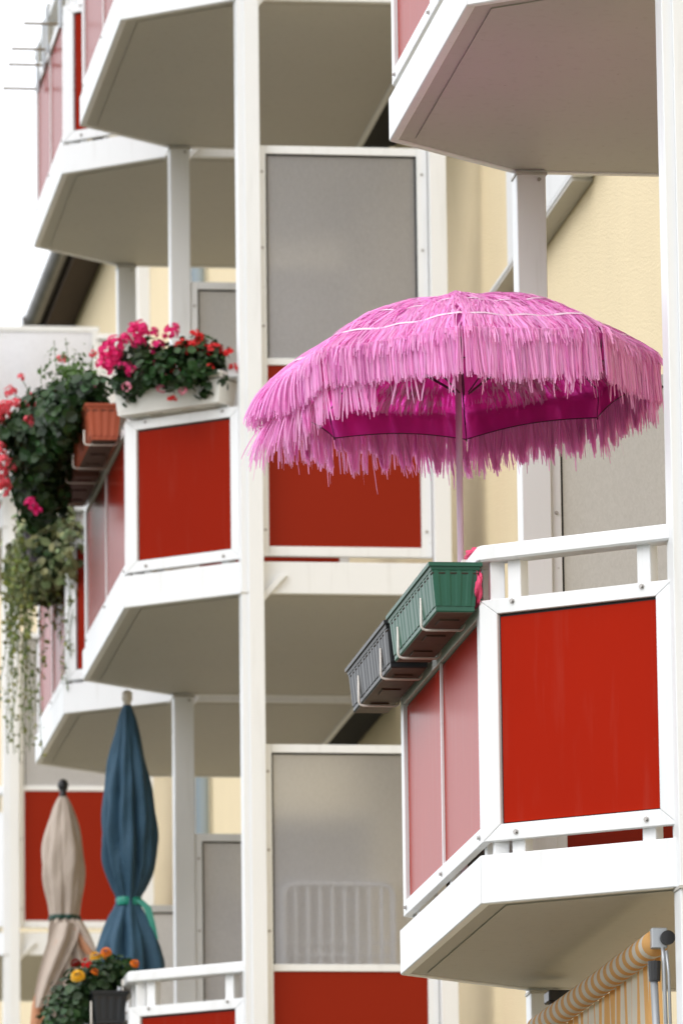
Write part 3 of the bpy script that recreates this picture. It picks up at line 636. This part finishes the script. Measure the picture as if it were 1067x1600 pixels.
def strands(name, r0, n, length, hang, wid=.0055, seed=0, wind=(-.06, 0, 0), m=None, lift=.006, lenj=.15, seg=5, jit=.35, clump=0.0, gaps=True, windleft=0.0):
    rs = np.random.default_rng(seed); V = []; F = []
    for i in range(n):
        a = rs.uniform(0, 2 * math.pi)
        kk = ((a - PH0) / (math.pi / 4)) % 1.0
        if gaps and min(kk, 1 - kk) < .022 and rs.random() < .8: continue
        rr = r0 + rs.normal() * .006
        p = can(min(rr, 1.2), a, lift + rs.uniform(0, .006)); q = can(min(rr, 1.2) - .03, a, lift)
        if r0 > .97: p = can(r0, a, .0) + Vector((math.cos(a), math.sin(a), 0)) * rs.uniform(.002, .008)
        d = (p - q).normalized(); az = a + rs.normal() * .05
        tang = Vector((-math.sin(az), math.cos(az), 0)); d = (d + tang * rs.normal() * jit * .5 + Vector(wind) * rs.uniform(.3, 1.2)).normalized()
        L = length * (1 + rs.normal() * lenj)
        if r0 == 1.0: L *= 1 - .34 * max(0, -math.cos(a))

        cl_ = math.sin(a * 37 + seed) * clump + math.sin(a * 91) * clump * .5
        if windleft:
            s = max(0, -math.cos(a + .02)) ** 14; hs_ = 1 - .80 * s; L *= 1 + .55 * s; d = (d + Vector((-1, -.1, .02)) * windleft * s).normalized()
        twist = rs.uniform(-1.1, 1.1); h = hang * rs.uniform(.75, 1.2) * (hs_ if windleft else 1); bx, by = rs.normal(size=2) * .05
        if r0 > 1.1 and math.sin(a) < -.25 and s0_(a) < .15 and rs.random() < .93: continue
        hug = rs.uniform(.006, .016); pts = []; cur = Vector(p); dd = Vector(d); st = L / seg
        for j in range(seg + 1):
            pts.append(Vector(cur)); t = (j + 1) / seg
            dd = (dd * (1 - h / seg * 1.6) + Vector((bx * .4, by * .4, -h / seg * 1.6)) + tang * (cl_ * .55 + rs.normal() * .05)).normalized(); cur = cur + dd * st
            if r0 < .97 and j < seg:      # lie on the cloth below, then hang free past the rim
                aa = math.atan2(cur.y, cur.x); rad = math.hypot(cur.x, cur.y) / UR; pr = rad
                kk2 = ((aa - PH0) / (math.pi / 4)) % 1.0 - .5; ch2 = math.cos(math.pi / 8) / math.cos(kk2 * math.pi / 4)
                for _ in range(3): pr = rad / (1 - (1 - ch2 * (1 - .05 * (1 - (2 * kk2) ** 2))) * min(1, pr * 1.15))
                if pr < 1.0:
                    zc = can(pr, aa).z; cur.z = min(max(cur.z, zc + .003), zc + hug)
                else: dd = (dd + Vector((0, 0, -.9))).normalized()
        side = tang * math.cos(twist) + d * 0 + Vector((math.cos(a), math.sin(a), .3)).normalized() * math.sin(twist); side.normalize()
        wdt = wid * rs.uniform(.55, 1.25); k = len(V)
        for j, p_ in enumerate(pts):
            ww = wdt * (1 if j < seg else .6); V.append(W_(p_ + side * ww * .5)); V.append(W_(p_ - side * ww * .5))
        for j in range(seg): F.append((k + 2 * j, k + 2 * j + 1, k + 2 * j + 3, k + 2 * j + 2))
    o = raw(name, V, F, m or RAFFIA, par); o['kind'] = 'stuff'; return o
strands('fringe_tier', .02, 900, .11, .12, seed=1, jit=.7)
strands('fringe_tier', .17, 1300, .11, .12, seed=2, jit=.7)
strands('fringe_tier', .31, 1800, .11, .14, seed=3, jit=.65)
strands('fringe_tier', .46, 2200, .11, .16, seed=4, jit=.6)
strands('fringe_tier', .60, 2600, .11, .18, seed=5, jit=.5)
strands('fringe_tier', .74, 2900, .11, .2, seed=12, jit=.4)
strands('fringe_tier', .88, 3200, .12, .3, seed=13, jit=.2)
strands('rim_fringe', 1.0, 4700, .158, 4.5, seed=6, jit=.05, lenj=.06, windleft=1.0, seg=6, clump=.08)
strands('hem_fringe', 1.2, 2200, .120, 3.4, seed=7, jit=.12, lenj=.10, windleft=1.6, seg=6, clump=.25)
strands('loose_strands', 1.2, 90, .14, 2.5, seed=8, jit=.5, lenj=.2, wid=.004, windleft=1.2, seg=7)
for r0 in (.35, .62, .88):
    V = []; F = []; n = 160
    for k in range(n):
        a = 2 * math.pi * k / n; 
        for rr in (r0 - .016, r0 + .004): V.append(W_(can(rr, a, .012 + .003 * math.sin(a * 23))))
    for k in range(n): F.append((2 * k, 2 * k + 1, (2 * k + 3) % (2 * n), (2 * k + 2) % (2 * n)))
    raw('seam_tape', V, F, RAFFIA_L, par)

# ------------------------------------------------------------------ closed umbrellas
def folded(name, m, parent, prof, folds=9, depth=.22, seed=0, nphi=120, lean=(0, 0), smooth=True, shrink=0):
    """prof: (z, r, foldDepth) rows from bottom to top"""
    rs = np.random.default_rng(seed); ph = rs.uniform(0, 6, 5); v = []; f = []
    for i, (z, r, dp) in enumerate(prof):
        for k in range(nphi):
            a = 2 * math.pi * k / nphi; tw = .5 * (z - prof[0][0])
            w1 = abs(math.sin(folds / 2 * (a + tw * .8) + ph[0] + .35 * math.sin(2 * a + ph[1] + z * 2))) ** .7
            w2 = math.sin(folds * 1.7 * a + ph[2] - z * 3) * .18
            w3 = .05 * math.sin(3 * a + 9 * z + ph[3]) + .035 * math.sin(5 * a - 23 * z + ph[4])
            q = r * (1 + dp * (w1 - .55 + w2) + w3) - shrink
            v.append((q * math.cos(a) + lean[0] * z, q * math.sin(a) + lean[1] * z, z))
    n = nphi; f = [(i * n + k, i * n + (k + 1) % n, (i + 1) * n + (k + 1) % n, (i + 1) * n + k) for i in range(len(prof) - 1) for k in range(n)]
    return raw(name, v, f, m, parent, smooth)
def interp(rows, n=40):
    z = np.array([r[0] for r in rows]); zz = np.linspace(z[0], z[-1], n); out = []
    def cubic(col):
        y = np.array([r[col] for r in rows]); mth = np.gradient(y, z); res = []
        for q in zz:
            i = min(max(np.searchsorted(z, q) - 1, 0), len(z) - 2); h = z[i + 1] - z[i]; t = (q - z[i]) / h
            res.append((2 * t**3 - 3 * t**2 + 1) * y[i] + (t**3 - 2 * t**2 + t) * h * mth[i] + (-2 * t**3 + 3 * t**2) * y[i + 1] + (t**3 - t**2) * h * mth[i + 1])
        return res
    a, b = cubic(1), cubic(2); return [(zz[i], max(a[i], .004), b[i]) for i in range(n)]
bu = thing('closed_umbrella', 'closed slate blue umbrella tied with a green ribbon', 'umbrella', (3.335, 32.9, Z1 + .17), 0, 'closed umbrellas')
zb = lambda z: z - (Z1 + .17)     # world z to local
rows = [(zb(4.06), .155, .38), (zb(4.15), .150, .38), (zb(4.25), .125, .36), (zb(4.36), .083, .30), (zb(4.425), .058, .18), (zb(4.45), .056, .16), (zb(4.50), .074, .30), (zb(4.60), .104, .42), (zb(4.74), .117, .40), (zb(4.93), .106, .36), (zb(5.12), .083, .26), (zb(5.27), .055, .25), (zb(5.38), .030, .2), (zb(5.41), .020, .1)]
folded('cloth', BLUE, bu, interp(rows, 60), 8, seed=3)
g = MB(); n = 32
folded('ribbon', GRIB, bu, [(zb(4.418), .062, .02), (zb(4.424), .065, .02), (zb(4.452), .065, .02), (zb(4.458), .062, .02)], 8, seed=4, nphi=40)
g = MB()
for s, q in ((0, 1), (1, .8)):
    pts = [(.035 + s * .02, -.055, zb(4.44)), (.075 + .02 * s, -.07, zb(4.40)), (.10 + s * .01, -.085, zb(4.33)), (.115 + s * .012, -.09, zb(4.24))]
    for (x0, y0, z0_), (x1, y1, z1_) in zip(pts[:-1], pts[1:]): g.add([(x0 - .009, y0, z0_), (x0 + .009, y0 - .004, z0_ + .003), (x1 + .009, y1 - .004, z1_ + .003), (x1 - .009, y1, z1_)], [(0, 1, 2, 3)])
g.build('ribbon_tail', GRIB, bu)
g = MB(); g.tube([(0, 0, zb(5.40)), (0, 0, zb(5.43)), (0, 0, zb(5.435)), (0, 0, zb(5.475)), (0, 0, zb(5.485))], [.019, .019, .026, .026, .012], 14); g.build('cap', CREAMK, bu, smooth=True)
g = MB(); g.tube([(0, 0, .02), (0, 0, zb(5.4))], .016, 12); g.build('pole', WHITE, bu); g = MB(); g.tube([(0, 0, 0), (0, 0, .06)], [.2, .19], 20); g.build('stand', BLACKP, bu)

be = thing('closed_umbrella', 'closed beige umbrella with peach lining and black knob', 'umbrella', (3.228, 35.2, Z1 + .17), 0, 'closed umbrellas')
rows = [(zb(4.60), .075, .3), (zb(4.66), .070, .25), (zb(4.72), .078, .22), (zb(4.82), .094, .2), (zb(4.95), .104, .18), (zb(5.08), .092, .2), (zb(5.2), .062, .2), (zb(5.28), .033, .15), (zb(5.30), .022, .1)]
folded('cloth', BEIGE, be, interp(rows, 40), 7, seed=9)
folded('band', DGRIB, be, [(zb(4.645), .078, .1), (zb(4.65), .081, .1), (zb(4.668), .081, .1), (zb(4.673), .078, .1)], 7, seed=9, nphi=60)
def flap(name, m, path, halfw, parent, fold=.25, thick=0.0, seed=0, nf=3):
    """draped cloth strip: path = list of (x,y,z), halfw per station"""
    v = []; f = []; M_ = 13; rs = np.random.default_rng(seed); ph = rs.uniform(0, 6)
    for (x, y, z), h in zip(path, halfw):
        for j in range(M_):
            t = j / (M_ - 1) * 2 - 1; v.append((x + h * t, y + fold * h * math.cos(t * math.pi * nf / 2 + ph) + .35 * h * abs(t) + thick, z - .10 * h * (1 - t * t)))
    for i in range(len(path) - 1):
        for j in range(M_ - 1): f.append((i * M_ + j, i * M_ + j + 1, (i + 1) * M_ + j + 1, (i + 1) * M_ + j))
    return raw(name, v, f, m, parent, True)
P1 = [(.0, -.08, zb(4.655)), (.0, -.10, zb(4.58)), (.005, -.11, zb(4.5)), (.01, -.12, zb(4.4)), (.0, -.125, zb(4.3)), (-.01, -.13, zb(4.2)), (-.02, -.13, zb(4.05)), (-.02, -.12, zb(3.9))]
flap('skirt', BEIGE, P1, [.07, .085, .10, .125, .14, .15, .155, .155], be, .30, seed=1, nf=7)
P2 = [(-.03, -.145, zb(4.53)), (-.085, -.155, zb(4.40)), (-.12, -.165, zb(4.29)), (-.145, -.17, zb(4.18)), (-.15, -.17, zb(4.08)), (-.135, -.165, zb(3.92))]
flap('lining_flap', PEACH, P2, [.02, .03, .035, .036, .04, .035], be, .2, seed=5, nf=2)
P3 = [(.01, -.12, zb(4.63)), (-.015, -.155, zb(4.54)), (-.055, -.18, zb(4.44)), (-.095, -.19, zb(4.34)), (-.125, -.195, zb(4.25)), (-.15, -.2, zb(4.17))]
flap('outer_flap', BEIGE, P3, [.07, .075, .068, .055, .042, .018], be, .25, seed=6, nf=3)
P4_ = [(.05, -.09, zb(4.60)), (.085, -.10, zb(4.55)), (.115, -.11, zb(4.50)), (.14, -.12, zb(4.455))]
flap('side_flap', PEACH, P4_, [.04, .045, .04, .028], be, .3, seed=7, nf=2)
P5 = [(.055, -.10, zb(4.64)), (.09, -.11, zb(4.58)), (.12, -.12, zb(4.53)), (.15, -.125, zb(4.475))]
flap('side_flap', BEIGE, P5, [.035, .032, .022, .012], be, .3, seed=8, nf=2)
g = MB(); g.tube([(0, 0, zb(5.29)), (0, 0, zb(5.32)), (0, 0, zb(5.325)), (0, 0, zb(5.345)), (0, 0, zb(5.365)), (0, 0, zb(5.385)), (0, 0, zb(5.395))], [.02, .018, .014, .026, .030, .022, .006], 14); g.build('knob', KNOB, be, smooth=True)
g = MB(); g.tube([(0, 0, .02), (0, 0, zb(5.3))], .016, 12); g.build('pole', POLE, be); g = MB(); g.tube([(0, 0, 0), (0, 0, .06)], [.2, .19], 20); g.build('stand', BLACKP, be)

# ------------------------------------------------------------------ striped awning under the near balcony
aw = thing('awning', 'orange and cream striped roll awning under the near balcony', 'awning', (3.60, 19.9, 2.575))
g = MB(); g.tube([(0, .03, 0), (0, .6, .0), (0, 1.2, -.001), (0, 2.25, 0)], .039, 24); g.build('roll', AWN, aw, smooth=True)
V = []; F = []; na, nz = 160, 14
for j in range(nz + 1):
    for k in range(na + 1):
        y = .10 + 2.1 * k / na; z = -.03 - 1.4 * j / nz
        V.append((.026 + .008 * math.sin(y * 21 + .5 * math.sin(z * 3)) * min(1, j / 3) + .005 * math.sin(y * 63 + z * 2), y, z))
for j in range(nz):
    for k in range(na): q = j * (na + 1) + k; F.append((q, q + 1, q + na + 2, q + na + 1))
raw('curtain', V, F, AWN, aw, smooth=True)
g = MB(); g.box(-.02, .028, -.012, .02, -.022, .04); g.build('end_bracket', ARM, aw, bevel=.003)
g = MB(); g.tube([(.026, -.030, .008), (.026, -.013, .008)], .022, 16); g.build('winding_gear', KNOB, aw)
g = MB(); g.box(.0, .075, 2.02, 2.12, .062, .10); g.box(.012, .055, 2.04, 2.10, .0, .063); g.build('far_bracket', KNOB, aw, bevel=.004)
g = MB(); g.tube([(-.012, .0, -.06), (-.012, .0, -.12)], [.02, .017], 12); g.build('joint', KNOB, aw)
g = MB(); g.tube([(-.014, .0, -.12), (.018, -.005, -1.2)], .012, 10); g.build('arm', ARM, aw, smooth=True)
g = MB(); g.tube([(.012, -.012, -.02), (.014, -.014, -.06), (.03, -.014, -1.1)], .006, 8); g.build('crank_rod', ARM, aw, smooth=True)
g = MB(); g.tube([(.022, -.018, -.03), (.028, -.018, -.1), (.036, -.018, -1.0)], .005, 8); g.build('crank_rod', ARM, aw, smooth=True)
